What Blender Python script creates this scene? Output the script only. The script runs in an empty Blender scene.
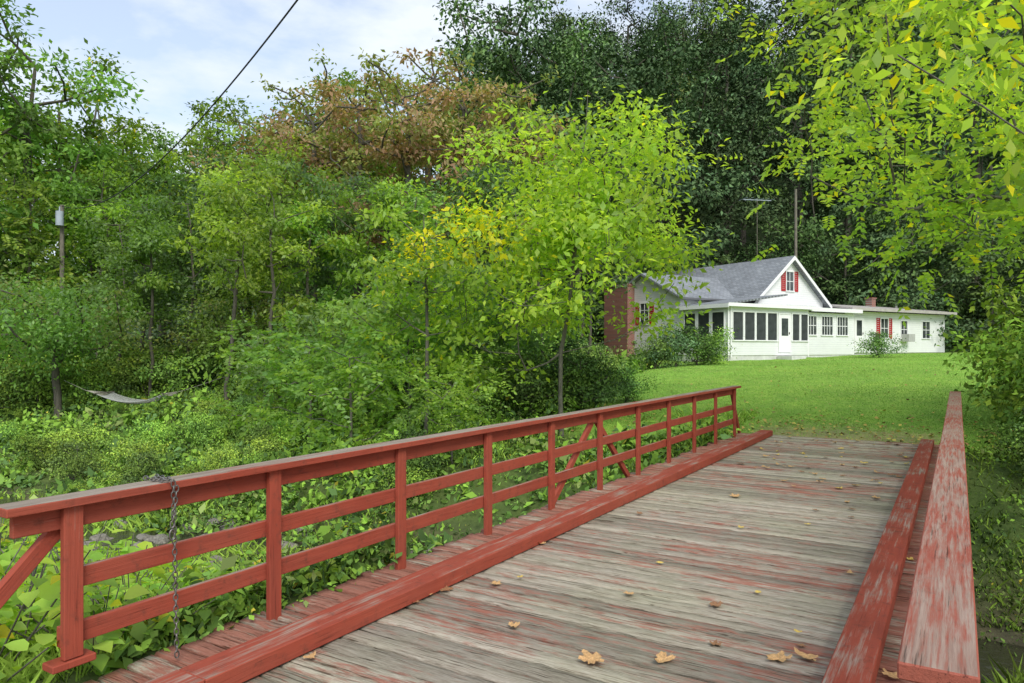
import bpy, bmesh, math, random
import numpy as np
from mathutils import Vector, Matrix
SC=bpy.context.scene
COL=SC.collection
TH=math.radians(31.78); SN=math.sin(TH); CS=math.cos(TH)
rad=math.radians

# ------------------------------------------------------------------ helpers
def link(o,parent=None):
    COL.objects.link(o)
    if parent is not None: o.parent=parent
    return o
def empty(name,loc=(0,0,0),rotz=0,label=None,cat=None,group=None):
    o=bpy.data.objects.new(name,None); o.location=loc; o.rotation_euler=(0,0,rotz); o.empty_display_size=.3
    link(o)
    if label: o["label"]=label
    if cat: o["category"]=cat
    if group: o["group"]=group
    return o
def fastmesh(name,V,F,mat,fcol=None,smooth=False):
    V=np.asarray(V,dtype=np.float32); F=np.asarray(F,dtype=np.int32)
    me=bpy.data.meshes.new(name); k=F.shape[1]
    me.vertices.add(len(V)); me.vertices.foreach_set("co",V.ravel())
    me.loops.add(F.size); me.loops.foreach_set("vertex_index",F.ravel())
    me.polygons.add(len(F)); me.polygons.foreach_set("loop_start",np.arange(0,F.size,k,dtype=np.int32))
    if smooth: me.polygons.foreach_set("use_smooth",np.ones(len(F),dtype=bool))
    me.update(calc_edges=True)
    if fcol is not None:
        a=me.attributes.new("Col",'FLOAT_COLOR','FACE')
        c=np.ones((len(F),4),dtype=np.float32); c[:,:3]=fcol
        a.data.foreach_set("color",c.ravel())
    if mat: me.materials.append(mat)
    return me
def obj(name,me,parent=None,loc=(0,0,0),rot=(0,0,0)):
    o=bpy.data.objects.new(name,me); o.location=loc; o.rotation_euler=rot
    return link(o,parent)
def boxes_mesh(name,boxes,mat,bevel=0.0,seg=1):
    bm=bmesh.new()
    for b in boxes:
        x0,x1,y0,y1,z0,z1=b[:6]
        vs=[bm.verts.new(p) for p in [(x0,y0,z0),(x1,y0,z0),(x1,y1,z0),(x0,y1,z0),(x0,y0,z1),(x1,y0,z1),(x1,y1,z1),(x0,y1,z1)]]
        for f in [(0,3,2,1),(4,5,6,7),(0,1,5,4),(1,2,6,5),(2,3,7,6),(3,0,4,7)]:
            bm.faces.new([vs[i] for i in f])
    if bevel>0:
        bmesh.ops.bevel(bm,geom=bm.edges[:],offset=bevel,segments=seg,affect='EDGES')
    me=bpy.data.meshes.new(name); bm.to_mesh(me); bm.free(); me.materials.append(mat); return me
def prism_mesh(name,pts,y0,y1,mat):
    bm=bmesh.new()
    a=[bm.verts.new((p[0],y0,p[1])) for p in pts]; b=[bm.verts.new((p[0],y1,p[1])) for p in pts]
    bm.faces.new(a); bm.faces.new(b[::-1]); n=len(pts)
    for i in range(n): bm.faces.new([a[i],b[i],b[(i+1)%n],a[(i+1)%n]])
    bmesh.ops.recalc_face_normals(bm,faces=bm.faces[:])
    me=bpy.data.meshes.new(name); bm.to_mesh(me); bm.free(); me.materials.append(mat); return me
def beam_between(name,p,q,w,d,mat,parent,bevel=.004):
    p=Vector(p);q=Vector(q);L=(q-p).length
    me=boxes_mesh(name,[(-w/2,w/2,-d/2,d/2,0,L)],mat,bevel)
    o=obj(name,me,parent); o.location=p
    o.rotation_euler=(q-p).to_track_quat('Z','X').to_euler(); return o
def tubes(P0,P1,R0,R1,k=6):
    P0=np.asarray(P0,float);P1=np.asarray(P1,float);R0=np.asarray(R0,float);R1=np.asarray(R1,float)
    d=P1-P0; L=np.linalg.norm(d,axis=1,keepdims=True)+1e-9; d=d/L
    ref=np.where(np.abs(d[:,2:3])>.9,np.array([[1.,0,0]]),np.array([[0,0,1.]]))
    a=np.cross(d,ref); a/=np.linalg.norm(a,axis=1,keepdims=True)+1e-9; b=np.cross(d,a)
    n=len(P0); V=np.zeros((n,2*k,3))
    for i in range(k):
        t=2*math.pi*i/k; o=a*math.cos(t)+b*math.sin(t)
        V[:,i]=P0+o*R0[:,None]; V[:,k+i]=P1+o*R1[:,None]
    F=np.zeros((n,k,4),int); base=(np.arange(n)*2*k)
    for i in range(k):
        j=(i+1)%k
        F[:,i]=np.stack([base+i,base+k+i,base+k+j,base+j],1)
    return V.reshape(-1,3),F.reshape(-1,4)

# ------------------------------------------------------------------ materials
def newmat(name):
    m=bpy.data.materials.new(name); m.use_nodes=True; nt=m.node_tree; nt.nodes.clear()
    out=nt.nodes.new('ShaderNodeOutputMaterial'); bs=nt.nodes.new('ShaderNodeBsdfPrincipled')
    nt.links.new(bs.outputs[0],out.inputs[0]); return m,nt,bs,out
def N(nt,t,**kw):
    n=nt.nodes.new(t)
    for k,v in kw.items(): setattr(n,k,v)
    return n
def ramp(nt,fac,stops):
    r=N(nt,'ShaderNodeValToRGB'); els=r.color_ramp.elements
    els[0].position=stops[0][0]; els[0].color=(*stops[0][1],1)
    els[1].position=stops[-1][0]; els[1].color=(*stops[-1][1],1)
    for p,c in stops[1:-1]:
        e=els.new(p); e.color=(*c,1)
    nt.links.new(fac,r.inputs[0]); return r.outputs[0]
def noise(nt,scale,detail=4,vec=None,mapping=None,rough=.55):
    tc=N(nt,'ShaderNodeTexCoord'); v=tc.outputs['Object']
    if mapping:
        mp=N(nt,'ShaderNodeMapping'); mp.inputs['Scale'].default_value=mapping; nt.links.new(v,mp.inputs[0]); v=mp.outputs[0]
    n=N(nt,'ShaderNodeTexNoise'); n.inputs['Scale'].default_value=scale; n.inputs['Detail'].default_value=detail; n.inputs['Roughness'].default_value=rough
    nt.links.new(v,n.inputs['Vector']); return n.outputs[0]
def mixc(nt,fac,a,b,mode='MIX'):
    m=N(nt,'ShaderNodeMix',data_type='RGBA',blend_type=mode)
    for s,v in ((m.inputs[0],fac),(m.inputs[6],a),(m.inputs[7],b)):
        if hasattr(v,'is_output'): nt.links.new(v,s)
        elif isinstance(v,(int,float)): s.default_value=v
        else: s.default_value=(*v,1)
    return m.outputs[2]
def mathn(nt,op,a,b=None,clamp=False):
    m=N(nt,'ShaderNodeMath',operation=op); m.use_clamp=clamp
    for i,v in enumerate((a,b)):
        if v is None: continue
        if hasattr(v,'is_output'): nt.links.new(v,m.inputs[i])
        else: m.inputs[i].default_value=v
    return m.outputs[0]
def bump(nt,bs,h,strength=.4,dist=.01):
    b=N(nt,'ShaderNodeBump'); b.inputs['Strength'].default_value=strength; b.inputs['Distance'].default_value=dist
    nt.links.new(h,b.inputs['Height']); nt.links.new(b.outputs[0],bs.inputs['Normal'])
def plain(name,c,rough=.7,nscale=8,var=.25,metal=0):
    m,nt,bs,_=newmat(name)
    n=noise(nt,nscale,5)
    col=ramp(nt,n,[(.3,tuple(x*(1-var) for x in c)),(.7,tuple(min(1,x*(1+var)) for x in c))])
    nt.links.new(col,bs.inputs['Base Color']); bs.inputs['Roughness'].default_value=rough; bs.inputs['Metallic'].default_value=metal
    bump(nt,bs,n,.2,.01); return m
def leafmat(name,trans=.35,varo=.35,gloss=.045,tint=(1.55,1.65,.6),hr=.035):
    m,nt,bs,out=newmat(name); nt.nodes.remove(bs)
    at=N(nt,'ShaderNodeAttribute',attribute_name='Col'); oi=N(nt,'ShaderNodeObjectInfo')
    f=mathn(nt,'ADD',mathn(nt,'MULTIPLY',oi.outputs['Random'],varo),1-varo/2)
    hs=N(nt,'ShaderNodeHueSaturation'); nt.links.new(at.outputs['Color'],hs.inputs['Color']); nt.links.new(f,hs.inputs['Value'])
    h=mathn(nt,'ADD',mathn(nt,'MULTIPLY',mathn(nt,'FRACT',mathn(nt,'MULTIPLY',oi.outputs['Random'],7.3)),hr),.497-hr/2)
    nt.links.new(h,hs.inputs['Hue'])
    df=N(nt,'ShaderNodeBsdfDiffuse'); nt.links.new(hs.outputs[0],df.inputs[0])
    if trans>0:
        base=df.outputs[0]
        if gloss>0:
            gl=N(nt,'ShaderNodeBsdfGlossy'); gl.inputs['Roughness'].default_value=.45; gl.inputs[0].default_value=(.8,.85,.9,1)
            m0=N(nt,'ShaderNodeMixShader'); m0.inputs[0].default_value=gloss; nt.links.new(df.outputs[0],m0.inputs[1]); nt.links.new(gl.outputs[0],m0.inputs[2]); base=m0.outputs[0]
        tr=N(nt,'ShaderNodeBsdfTranslucent'); nt.links.new(mixc(nt,1.0,hs.outputs[0],tint,'MULTIPLY'),tr.inputs[0])
        mx=N(nt,'ShaderNodeMixShader'); mx.inputs[0].default_value=trans
        nt.links.new(base,mx.inputs[1]); nt.links.new(tr.outputs[0],mx.inputs[2]); nt.links.new(mx.outputs[0],out.inputs[0])
    else:
        nt.links.new(df.outputs[0],out.inputs[0])
    return m
M_LEAF=leafmat('foliage_leaves',.45,.25); M_GRASS=leafmat('grass_blades',0,0); M_FAR=leafmat('far_foliage_leaves',0,.75)
M_MID=leafmat('woodland_leaves',.3,.65,0); M_NEAR=leafmat('backlit_leaves',.55,.05,tint=(1.65,1.65,.75),hr=.006)
def barkmat(name,c):
    m,nt,bs,_=newmat(name)
    n=noise(nt,3,6,mapping=(6,6,1.2)); n2=noise(nt,.8,3)
    col=ramp(nt,n,[(.3,tuple(x*.45 for x in c)),(.7,tuple(x*1.25 for x in c))])
    col=mixc(nt,mathn(nt,'MULTIPLY',n2,.5),col,(.06,.075,.04))
    nt.links.new(col,bs.inputs['Base Color']); bs.inputs['Roughness'].default_value=.95; bump(nt,bs,n,.6,.03); return m
M_BARK=barkmat('tree_bark',(.13,.11,.09)); M_BARK2=barkmat('sapling_bark',(.17,.155,.13))

RED=(.365,.058,.031); REDD=(.25,.039,.024)
def woodpaint(name,axis,wear=.45,topwear=0.25,fade=0):
    m,nt,bs,_=newmat(name)
    g={0:(1.6,46,46),1:(46,1.6,46),2:(46,46,1.6)}[axis]
    g2={0:(2,13,13),1:(13,2,13),2:(13,13,2)}[axis]
    if fade: g=(80,3,80); g2=(45,4,45)
    grain=noise(nt,1,7,mapping=g,rough=.7); patch=noise(nt,1.0,6,mapping=g2,rough=.65); blotch=noise(nt,.9,5,rough=.6); scuff=noise(nt,14,5,rough=.7)
    wood=ramp(nt,grain,[(.28,(.06,.048,.036)),(.40,(.20,.165,.13)),(.56,(.32,.275,.225)),(.76,(.45,.40,.335))])
    red=ramp(nt,patch,[(.3,REDD),(.7,RED)])
    red=mixc(nt,mathn(nt,'MULTIPLY',grain,.3),red,(.40,.14,.09))
    red=mixc(nt,ramp(nt,blotch,[(.38,(0,0,0)),(.72,(.4,.4,.4))]),red,(.37,.115,.075))
    red=mixc(nt,ramp(nt,scuff,[(.54,(0,0,0)),(.70,(.6,.6,.6))]),red,(.14,.05,.035))
    if fade:
        red=mixc(nt,.15,red,(.34,.20,.165))
        wood=mixc(nt,.35,wood,(.34,.15,.12))
    geo=N(nt,'ShaderNodeNewGeometry'); sx=N(nt,'ShaderNodeSeparateXYZ'); nt.links.new(geo.outputs['Normal'],sx.inputs[0])
    up=mathn(nt,'MULTIPLY',mathn(nt,'POWER',mathn(nt,'MAXIMUM',sx.outputs[2],0.0),6),topwear)
    w=mathn(nt,'ADD',mathn(nt,'ADD',mathn(nt,'MULTIPLY',grain,.75),mathn(nt,'MULTIPLY',patch,.75)),mathn(nt,'ADD',up,wear-1.15))
    w=mathn(nt,'ADD',w,mathn(nt,'MULTIPLY',mathn(nt,'SUBTRACT',blotch,.5),.6))
    fac=ramp(nt,w,[(-.0,(0,0,0)),(.20,(.95,.95,.95))])
    col=mixc(nt,fac,red,wood)
    crack=ramp(nt,noise(nt,1,5,mapping=(120,3,120) if axis==1 else (120,120,3),rough=.6),[(.32,(.35,.35,.35)),(.40,(1,1,1))]); col=mixc(nt,1 if fade else .6,col,mixc(nt,1,col,crack,'MULTIPLY'))
    nt.links.new(col,bs.inputs['Base Color']); bs.inputs['Roughness'].default_value=.8
    bs.inputs['Specular IOR Level'].default_value=.2
    bump(nt,bs,mathn(nt,'ADD',grain,mathn(nt,'MULTIPLY',fac,-.12)),.7,.007)
    return m
def deckmat():
    m,nt,bs,_=newmat('weathered_deck_wood')
    at=N(nt,'ShaderNodeAttribute',attribute_name='Col'); sep=N(nt,'ShaderNodeSeparateColor'); nt.links.new(at.outputs['Color'],sep.inputs[0])
    tc=N(nt,'ShaderNodeTexCoord'); off=N(nt,'ShaderNodeCombineXYZ'); nt.links.new(mathn(nt,'MULTIPLY',sep.outputs[2],37.0),off.inputs[0]); nt.links.new(mathn(nt,'MULTIPLY',sep.outputs[0],11.0),off.inputs[2])
    va=N(nt,'ShaderNodeVectorMath',operation='ADD'); nt.links.new(tc.outputs['Object'],va.inputs[0]); nt.links.new(off.outputs[0],va.inputs[1])
    def nz(map_,det,rough=.6,src=va.outputs[0]):
        mp=N(nt,'ShaderNodeMapping'); mp.inputs['Scale'].default_value=map_; nt.links.new(src,mp.inputs[0])
        n=N(nt,'ShaderNodeTexNoise'); n.inputs['Scale'].default_value=1; n.inputs['Detail'].default_value=det; n.inputs['Roughness'].default_value=rough; nt.links.new(mp.outputs[0],n.inputs['Vector']); return n.outputs[0]
    grain=nz((4.5,70,70),6,.7); fine=nz((14,150,150),4,.6); patch=nz((4.5,30,30),5,.68); blotch=nz((.9,.8,.9),5,.6,tc.outputs['Object']); crack=nz((2.6,85,85),3,.5)
    wood=ramp(nt,mathn(nt,'ADD',mathn(nt,'MULTIPLY',grain,.6),mathn(nt,'MULTIPLY',fine,.4)),[(.32,(.20,.165,.125)),(.48,(.38,.33,.265)),(.68,(.54,.49,.41))])
    v=N(nt,'ShaderNodeHueSaturation'); nt.links.new(wood,v.inputs['Color']); nt.links.new(mathn(nt,'ADD',mathn(nt,'MULTIPLY',sep.outputs[0],.6),.68),v.inputs['Value'])
    wood=mixc(nt,ramp(nt,blotch,[(.45,(0,0,0)),(.68,(.5,.5,.5))]),v.outputs[0],mixc(nt,1,v.outputs[0],(.82,.93,.74),'MULTIPLY'))
    sp=N(nt,'ShaderNodeSeparateXYZ'); nt.links.new(tc.outputs['Object'],sp.inputs[0])
    dx=mathn(nt,'ABSOLUTE',mathn(nt,'ADD',sp.outputs[0],1.78)); strip=mathn(nt,'GREATER_THAN',dx,1.32)
    k=mathn(nt,'ADD',mathn(nt,'MULTIPLY',patch,.85),mathn(nt,'ADD',mathn(nt,'MULTIPLY',grain,.35),mathn(nt,'MULTIPLY',blotch,.55)))
    k=mathn(nt,'ADD',k,mathn(nt,'MULTIPLY',mathn(nt,'SUBTRACT',sep.outputs[1],.5),.16))
    k=mathn(nt,'SUBTRACT',k,mathn(nt,'MULTIPLY',strip,.18))
    fac=ramp(nt,k,[(.71,(0.12,)*3),(.86,(1,1,1))])
    red=mixc(nt,fine,(.29,.085,.055),(.45,.20,.145))
    col=mixc(nt,fac,red,wood)
    cr=ramp(nt,crack,[(.34,(.22,.19,.16)),(.40,(1,1,1))]); col=mixc(nt,.85,col,mixc(nt,1,col,cr,'MULTIPLY'))
    nt.links.new(col,bs.inputs['Base Color']); bs.inputs['Roughness'].default_value=.85; bs.inputs['Specular IOR Level'].default_value=.12
    bump(nt,bs,mathn(nt,'ADD',grain,mathn(nt,'MULTIPLY',crack,.6)),1.0,.018)
    return m
M_DECK=deckmat()
M_RAIL=woodpaint('painted_rail_wood',1,.21,.26); M_CAP=woodpaint('worn_cap_wood',1,.16,.50)
M_CAP2=woodpaint('worn_red_cap_wood',1,.10,.44,fade=1)
M_POST=woodpaint('painted_post_wood',2,.21,.1); M_CURB=woodpaint('painted_curb_wood',1,.20,.19)

# ------------------------------------------------------------------ terrain
def sst(x,a,b):
    t=np.clip((x-a)/(b-a),0,1); return t*t*(3-2*t)
def SL(X,Y): return X*SN+Y*CS, -X*CS+Y*SN
def creek_s(l): return 8.2-.10*l+.6*np.sin(l*.28+.6)
def HT(X,Y):
    X=np.asarray(X,float);Y=np.asarray(Y,float); s,l=SL(X,Y)
    z=np.where(s>14.3,1.7*(1-np.exp(-np.maximum(s-14.3,0)/22)),0)-.06
    z=z-1.0*sst(l,8,20)*(1-sst(s,26,42))*sst(s,-10,0)
    z=z-.65*sst(l,3.9,6.5)*(1-sst(s,10,17))
    z=z-.5*sst(-l,.5,3)*(1-sst(s,12,17))*sst(s,-6,0)
    z=z+ .05*np.sin(X*.9+1)*np.sin(Y*.8)*sst(np.abs(l-1.8),2.2,5) +.1*np.sin(X*.21+2)*np.sin(Y*.17+1)*sst(np.abs(l-1.8),4,12)
    k=1-sst(np.abs(s-creek_s(l)),1.4,4.4)
    z=z*(1-k)+(-1.95)*k
    hd=Y+.25*X-60
    sl=.16+.40*sst(X,-14,6)
    z=z+sl*np.where(hd>0,np.sqrt(hd*hd+64)-8,0)*.98
    z=np.minimum(z,75+0*z)
    return z
def hz(x,y): return float(HT(x,y))
def build_ground():
    n=230
    t=np.linspace(-1,1,2*n+1); c=42*t+560*t**5
    gx,gy=np.meshgrid(c,c+16); Z=HT(gx,gy)
    m=2*n+1; V=np.stack([gx.ravel(),gy.ravel(),Z.ravel()],1)
    i=np.arange(m*m).reshape(m,m)
    F=np.stack([i[:-1,:-1].ravel(),i[:-1,1:].ravel(),i[1:,1:].ravel(),i[1:,:-1].ravel()],1)
    me=fastmesh('ground',V,F,None,smooth=True)
    X=gx.ravel();Y=gy.ravel(); s,l=SL(X,Y)
    wob=np.sin(X*.7)*.6+np.sin(Y*.9+1)*.6
    lawn=sst(s,13.9,14.6)*(1-sst(l+wob,7+(s-14)*.28,9.0+(s-14)*.28))*(1-sst(Y+.25*X+wob*2,56,61))
    lawn=lawn*sst(l,-26,-22) 
    bed=1-sst(np.abs(s-creek_s(l))+.25*wob,1.7,2.9)
    drive=sst(s,13.6,14.2)*(1-sst(s+wob*.6,14.9,17.0))*sst(l,-.1,.5)*(1-sst(l,3.2,4))
    near=(1-sst(s,1,2.2))*sst(l,-1,-.2)*(1-sst(l,3.8,4.4))
    c=np.zeros((len(X),4),np.float32); c[:,3]=1
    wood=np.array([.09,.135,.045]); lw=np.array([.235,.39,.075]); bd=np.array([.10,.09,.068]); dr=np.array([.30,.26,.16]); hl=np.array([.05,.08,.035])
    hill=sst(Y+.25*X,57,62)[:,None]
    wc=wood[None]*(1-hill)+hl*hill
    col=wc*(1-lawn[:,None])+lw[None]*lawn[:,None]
    col=col*(1-bed[:,None])+bd*bed[:,None]
    g=np.clip(drive*.8+near,0,1)[:,None]; col=col*(1-g)+dr*g
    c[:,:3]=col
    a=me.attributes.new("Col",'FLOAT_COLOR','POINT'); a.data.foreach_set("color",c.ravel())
    m_,nt,bs,_=newmat('ground_soil_and_grass')
    at=N(nt,'ShaderNodeAttribute',attribute_name='Col')
    n1=noise(nt,.35,5); n2=noise(nt,9,6,rough=.7); n3=noise(nt,1.6,4)
    v=ramp(nt,n1,[(.3,(.85,.88,.84)),(.7,(1.18,1.12,1.05))]); v2=ramp(nt,n2,[(.3,(.72,.72,.72)),(.7,(1.25,1.22,1.15))]); v3=ramp(nt,n3,[(.35,(.82,.86,.86)),(.65,(1.16,1.1,1.0))])
    col=mixc(nt,1,mixc(nt,1,mixc(nt,1,at.outputs['Color'],v,'MULTIPLY'),v2,'MULTIPLY'),v3,'MULTIPLY')
    nt.links.new(col,bs.inputs['Base Color']); bs.inputs['Roughness'].default_value=1; bs.inputs['Specular IOR Level'].default_value=.1
    bump(nt,bs,n2,.6,.05)
    me.materials.append(m_)
    o=obj('ground',me); o["kind"]="structure"; o["label"]="mown lawn, creek banks and wooded hillside floor"
    return o
build_ground()
def build_water():
    l=np.linspace(-30,60,160); V=[];F=[]
    for i,a in enumerate(l):
        sc=creek_s(a)
        for w in (-2.2,2.2):
            s=sc+w; V.append((s*SN-a*CS, s*CS+a*SN,-1.84))
    for i in range(len(l)-1): F.append((2*i,2*i+1,2*i+3,2*i+2))
    m,nt,bs,_=newmat('creek_water'); bs.inputs['Base Color'].default_value=(.045,.045,.028,1); bs.inputs['Roughness'].default_value=.12; bs.inputs['Specular IOR Level'].default_value=.35
    bump(nt,bs,noise(nt,7,4),.5,.05)
    o=obj('water',fastmesh('water',V,F,m)); o["kind"]="structure"; o["label"]="shallow dark creek running under the bridge"
build_water()

# ------------------------------------------------------------------ foliage
def nrm(a): return a/(np.linalg.norm(a,axis=-1,keepdims=True)+1e-9)
def leaf_geo(P,A,Nn,L,W,fold=.12):
    A=nrm(A); B=nrm(np.cross(Nn,A)); N2=np.cross(A,B)
    L=L[:,None];W=W[:,None]
    V=np.stack([P,P+A*L*.42+B*W+N2*W*fold*2,P+A*L-N2*L*.08,P+A*L*.42-B*W+N2*W*fold*2],1).reshape(-1,3)
    F=np.arange(len(P)*4).reshape(-1,4); return V,F
def skeleton(rng,H,R,centers,r0,lean=(0,0),top=.82,crook=1.0):
    nodes=[];par=[]
    k=9; w=rng.normal(0,.035*H/3,(k,2)).cumsum(0)*.35*crook; w-=w[0]
    for i in range(k):
        t=i/(k-1); nodes.append([w[i,0]+lean[0]*t*H*top,w[i,1]+lean[1]*t*H*top,t*H*top]); par.append(i-1)
    tn=np.array(nodes)
    d=np.array([np.min(np.linalg.norm(tn-c,axis=1)) for c in centers]); order=np.argsort(d)
    arr=np.array(nodes); tips=[]
    for i in order:
        c=centers[i]; dd=c-arr; dist=np.linalg.norm(dd,axis=1)
        pen=np.where(dd[:,2]<.25*dist,(.25*dist-dd[:,2])*1.2,0)
        low=np.where(arr[:,2]<.12*H,5*R,0)
        j=int(np.argmin(dist+pen+low))
        p=arr[j]; m1=p+(c-p)*.5+np.array([0,0,-.06*dist[j]])+rng.normal(0,.05,3)*dist[j]
        a=len(nodes); nodes.append(list(m1)); par.append(j); nodes.append(list(c)); par.append(a); tips.append(a+1)
        arr=np.array(nodes)
    n=len(nodes); cnt=np.zeros(n)
    isl=np.ones(n,bool)
    for i in range(n):
        if par[i]>=0: isl[par[i]]=False
    cnt[isl]=1
    for i in sorted(range(n),key=lambda q:-q):
        if par[i]>=0: cnt[par[i]]+=cnt[i]
    r=cnt**.5; r=r/r[0]*r0; r=np.maximum(r,r0*.035)
    r[0]*=1.25
    idx=[i for i in range(n) if par[i]>=0]
    P0=arr[[par[i] for i in idx]];P1=arr[idx]
    R0=np.array([min(r[par[i]],r[i]*1.5) if par[i]>=k else (r[par[i]] if i<k else min(r[par[i]],r[i]*1.6)) for i in idx]);R1=r[idx]
    return tubes(P0,P1,R0,R1,7),arr,np.array(tips)
PAL={
 'mid':[(.175,.30,.065),(.215,.345,.075),(.14,.25,.055)],
 'bright':[(.25,.40,.06),(.31,.45,.065),(.20,.34,.055)],
 'lime':[(.38,.54,.07),(.46,.59,.075),(.31,.47,.065)],
 'limeb':[(.30,.47,.065),(.36,.51,.07),(.25,.41,.06)],
 'dark':[(.115,.19,.085),(.145,.225,.095),(.09,.155,.072)],  # bluer, lighter greens; distance haze on the hillside is put into the colour
 'deep':[(.125,.215,.07),(.15,.245,.075),(.105,.185,.062)],
 'olive':[(.23,.29,.09),(.20,.27,.08),(.27,.28,.09)],
 'rust':[(.36,.26,.15),(.30,.27,.12),(.40,.265,.16)],
}
def leafcolors(rng,n,pal,clump,nc,yellow=0.0,ycl=None):
    P=np.array(PAL[pal]); c=P[rng.integers(0,len(P),n)]
    cb=rng.uniform(.72,1.24,nc)[clump]; c=c*cb[:,None]*rng.uniform(.78,1.22,n)[:,None]
    if yellow>0:
        pr=np.full(n,yellow)
        if ycl is not None: pr=pr*ycl[clump]
        m=rng.random(n)<pr; c[m]=np.array([.80,.74,.03])*rng.uniform(.75,1.15,m.sum())[:,None]
    return c
def tree_meshes(seed,H,R,base=.3,nclump=90,nleaf=16000,L=.2,pal='mid',r0=.22,yellow=0,flat=1.0,lean=(0,0),comp=False,rcl=.2,bark=None,pw=.42,top=.82,yfun=None,droop=.25,zmin=None,pal2=None,mat=None,cfilt=None,wid=.27,taper=0,mixp=.4,crook=1.0):
    rng=np.random.default_rng(seed)
    d=nrm(rng.normal(0,1,(nclump*5,3))); 
    lob=nrm(rng.normal(0,1,(9,3))); amp=rng.uniform(-.42,.42,9)
    k=1+ (np.exp(-6*(1-d@lob.T))*amp).sum(1)
    rr=rng.random(len(d))**pw*k
    zc=(base*H+H)/2; hz_=(H-base*H)/2
    C=d*rr[:,None]*np.array([R,R,hz_*flat])
    if taper: C[:,:2]*=np.clip(1-taper*(C[:,2:3]/hz_),.15,1.6)
    C[:,2]+=zc
    C[:,0]+=lean[0]*C[:,2];C[:,1]+=lean[1]*C[:,2]
    if zmin is not None: C=C[C[:,2]>zmin]
    if cfilt is not None: C=np.array([c for c in C if cfilt(c)])
    C=C[:nclump]; nclump=len(C)
    (V,F),arr,tips=skeleton(rng,H,R,C,r0,lean,top,crook)
    tm=fastmesh('trunk',V,F,bark or M_BARK,smooth=True)
    rc=R*rcl
    sz=rng.uniform(.5,1.45,nclump)
    wts=sz**2/np.sum(sz**2)
    if not comp:
        cl=rng.choice(nclump,nleaf,p=wts)
        off=rng.normal(0,1,(nleaf,3))*np.array([1,1,.55])*.62*rc*sz[cl][:,None]
        P=C[cl]+off
        A=nrm(off*.6/rc+rng.normal(0,.7,(nleaf,3))+np.array([0,0,-droop]))
        Nn=nrm(rng.normal(0,.55,(nleaf,3))+np.array([0,0,1.])+nrm(P-np.array([0,0,zc]))*.5)
        Ls=L*rng.uniform(.6,1.3,nleaf); V,F=leaf_geo(P,A,Nn,Ls,Ls*wid)
    else:
        nr=nleaf//11; cr=rng.choice(nclump,nr,p=wts)
        off=rng.normal(0,1,(nr,3))*np.array([1,1,.55])*.6*rc*sz[cr][:,None]
        B=C[cr]+off; D=nrm(off*1.0/rc+rng.normal(0,.6,(nr,3))+np.array([0,0,-.15])); RL=L*rng.uniform(3,4.6,nr)
        j=np.tile(np.arange(11),nr); ri=np.repeat(np.arange(nr),11); side=np.where(j%2==0,1.,-1.); side[j==10]=0
        t=((j//2)+1)/5.6; t[j==10]=1.0
        P=B[ri]+D[ri]*(RL[ri]*t)[:,None]; P[:,2]-=.22*RL[ri]*t*t
        up=np.array([0,0,1.]); S=nrm(np.cross(D,up+rng.normal(0,.25,(nr,3))))
        A=nrm(S[ri]*side[:,None]+D[ri]*np.where(side==0,1,.45)[:,None]+np.array([0,0,-.25])+rng.normal(0,.12,(len(ri),3)))
        Nn=nrm(np.cross(S,D)[ri]*-1+up*.8+rng.normal(0,.2,(len(ri),3)))
        Ls=L*rng.uniform(.8,1.2,len(ri)); V,F=leaf_geo(P,A,Nn,Ls,Ls*.24); cl=cr[ri]
    yc=None
    if yfun is not None: yc=np.array([yfun(c) for c in C])
    c=leafcolors(rng,len(F),pal,cl,nclump,yellow,yc)
    if pal2:
        c2=leafcolors(rng,len(F),pal2,cl,nclump,yellow,yc); sel=(rng.random(nclump)<mixp)[cl]; c[sel]=c2[sel]
    cm=fastmesh('crown',V,F,mat or M_LEAF,c)
    return tm,cm
def place_tree(meshes,x,y,sc=1,rot=0,label='tree',name='broadleaf_tree',cat='tree',group=None,szz=None,sink=.08):
    e=empty(name,(x,y,hz(x,y)-sink),rot,label,cat,group); e.scale=(sc,sc,szz or sc)
    obj('trunk',meshes[0],e); obj('crown',meshes[1],e); return e
def px(p,y): return (p-512)/720*y

R=random.Random(5)
# ---- dark hillside forest
D=[tree_meshes(11+i,25,5.2,b,60,9000,.37,p,.28,rcl=.21,pal2=q,mat=M_FAR,crook=1.5) for i,(p,q,b) in enumerate([('dark','deep',.24),('dark',None,.20),('deep','dark',.26),('dark','olive',.22)])]
LOW=tree_meshes(19,11,3.6,.03,54,7500,.32,'dark',.14,rcl=.24,pal2='deep',mat=M_FAR)
cnt=0
y=58
while y<125:
    x=-.03*y+R.uniform(-1,2)
    while x<min(.80*y+4,96):
        xx=x+R.uniform(-2,2); yy=y+R.uniform(-3,3)
        if yy+.25*xx>58:
            sc=R.uniform(.85,1.2)
            place_tree(D[R.randrange(4)],xx,yy,sc,R.uniform(0,6.28),'tall dark green broadleaf tree on the wooded hillside','forest_tree',group='trees on the wooded hillside',szz=sc*R.uniform(.95,1.15)); cnt+=1
        x+=R.uniform(7,9.5)*(1+ (y-57)/120)
    y+=9.5
for (p,yy,sc) in [(535,55,.95),(580,57,1.05),(625,55,1.05),(668,56,1.0)]:
    place_tree(D[R.randrange(3)],px(p,yy),yy,sc,R.uniform(0,6.28),'tall dark green broadleaf tree on the wooded hillside','forest_tree',group='trees on the wooded hillside')
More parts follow.
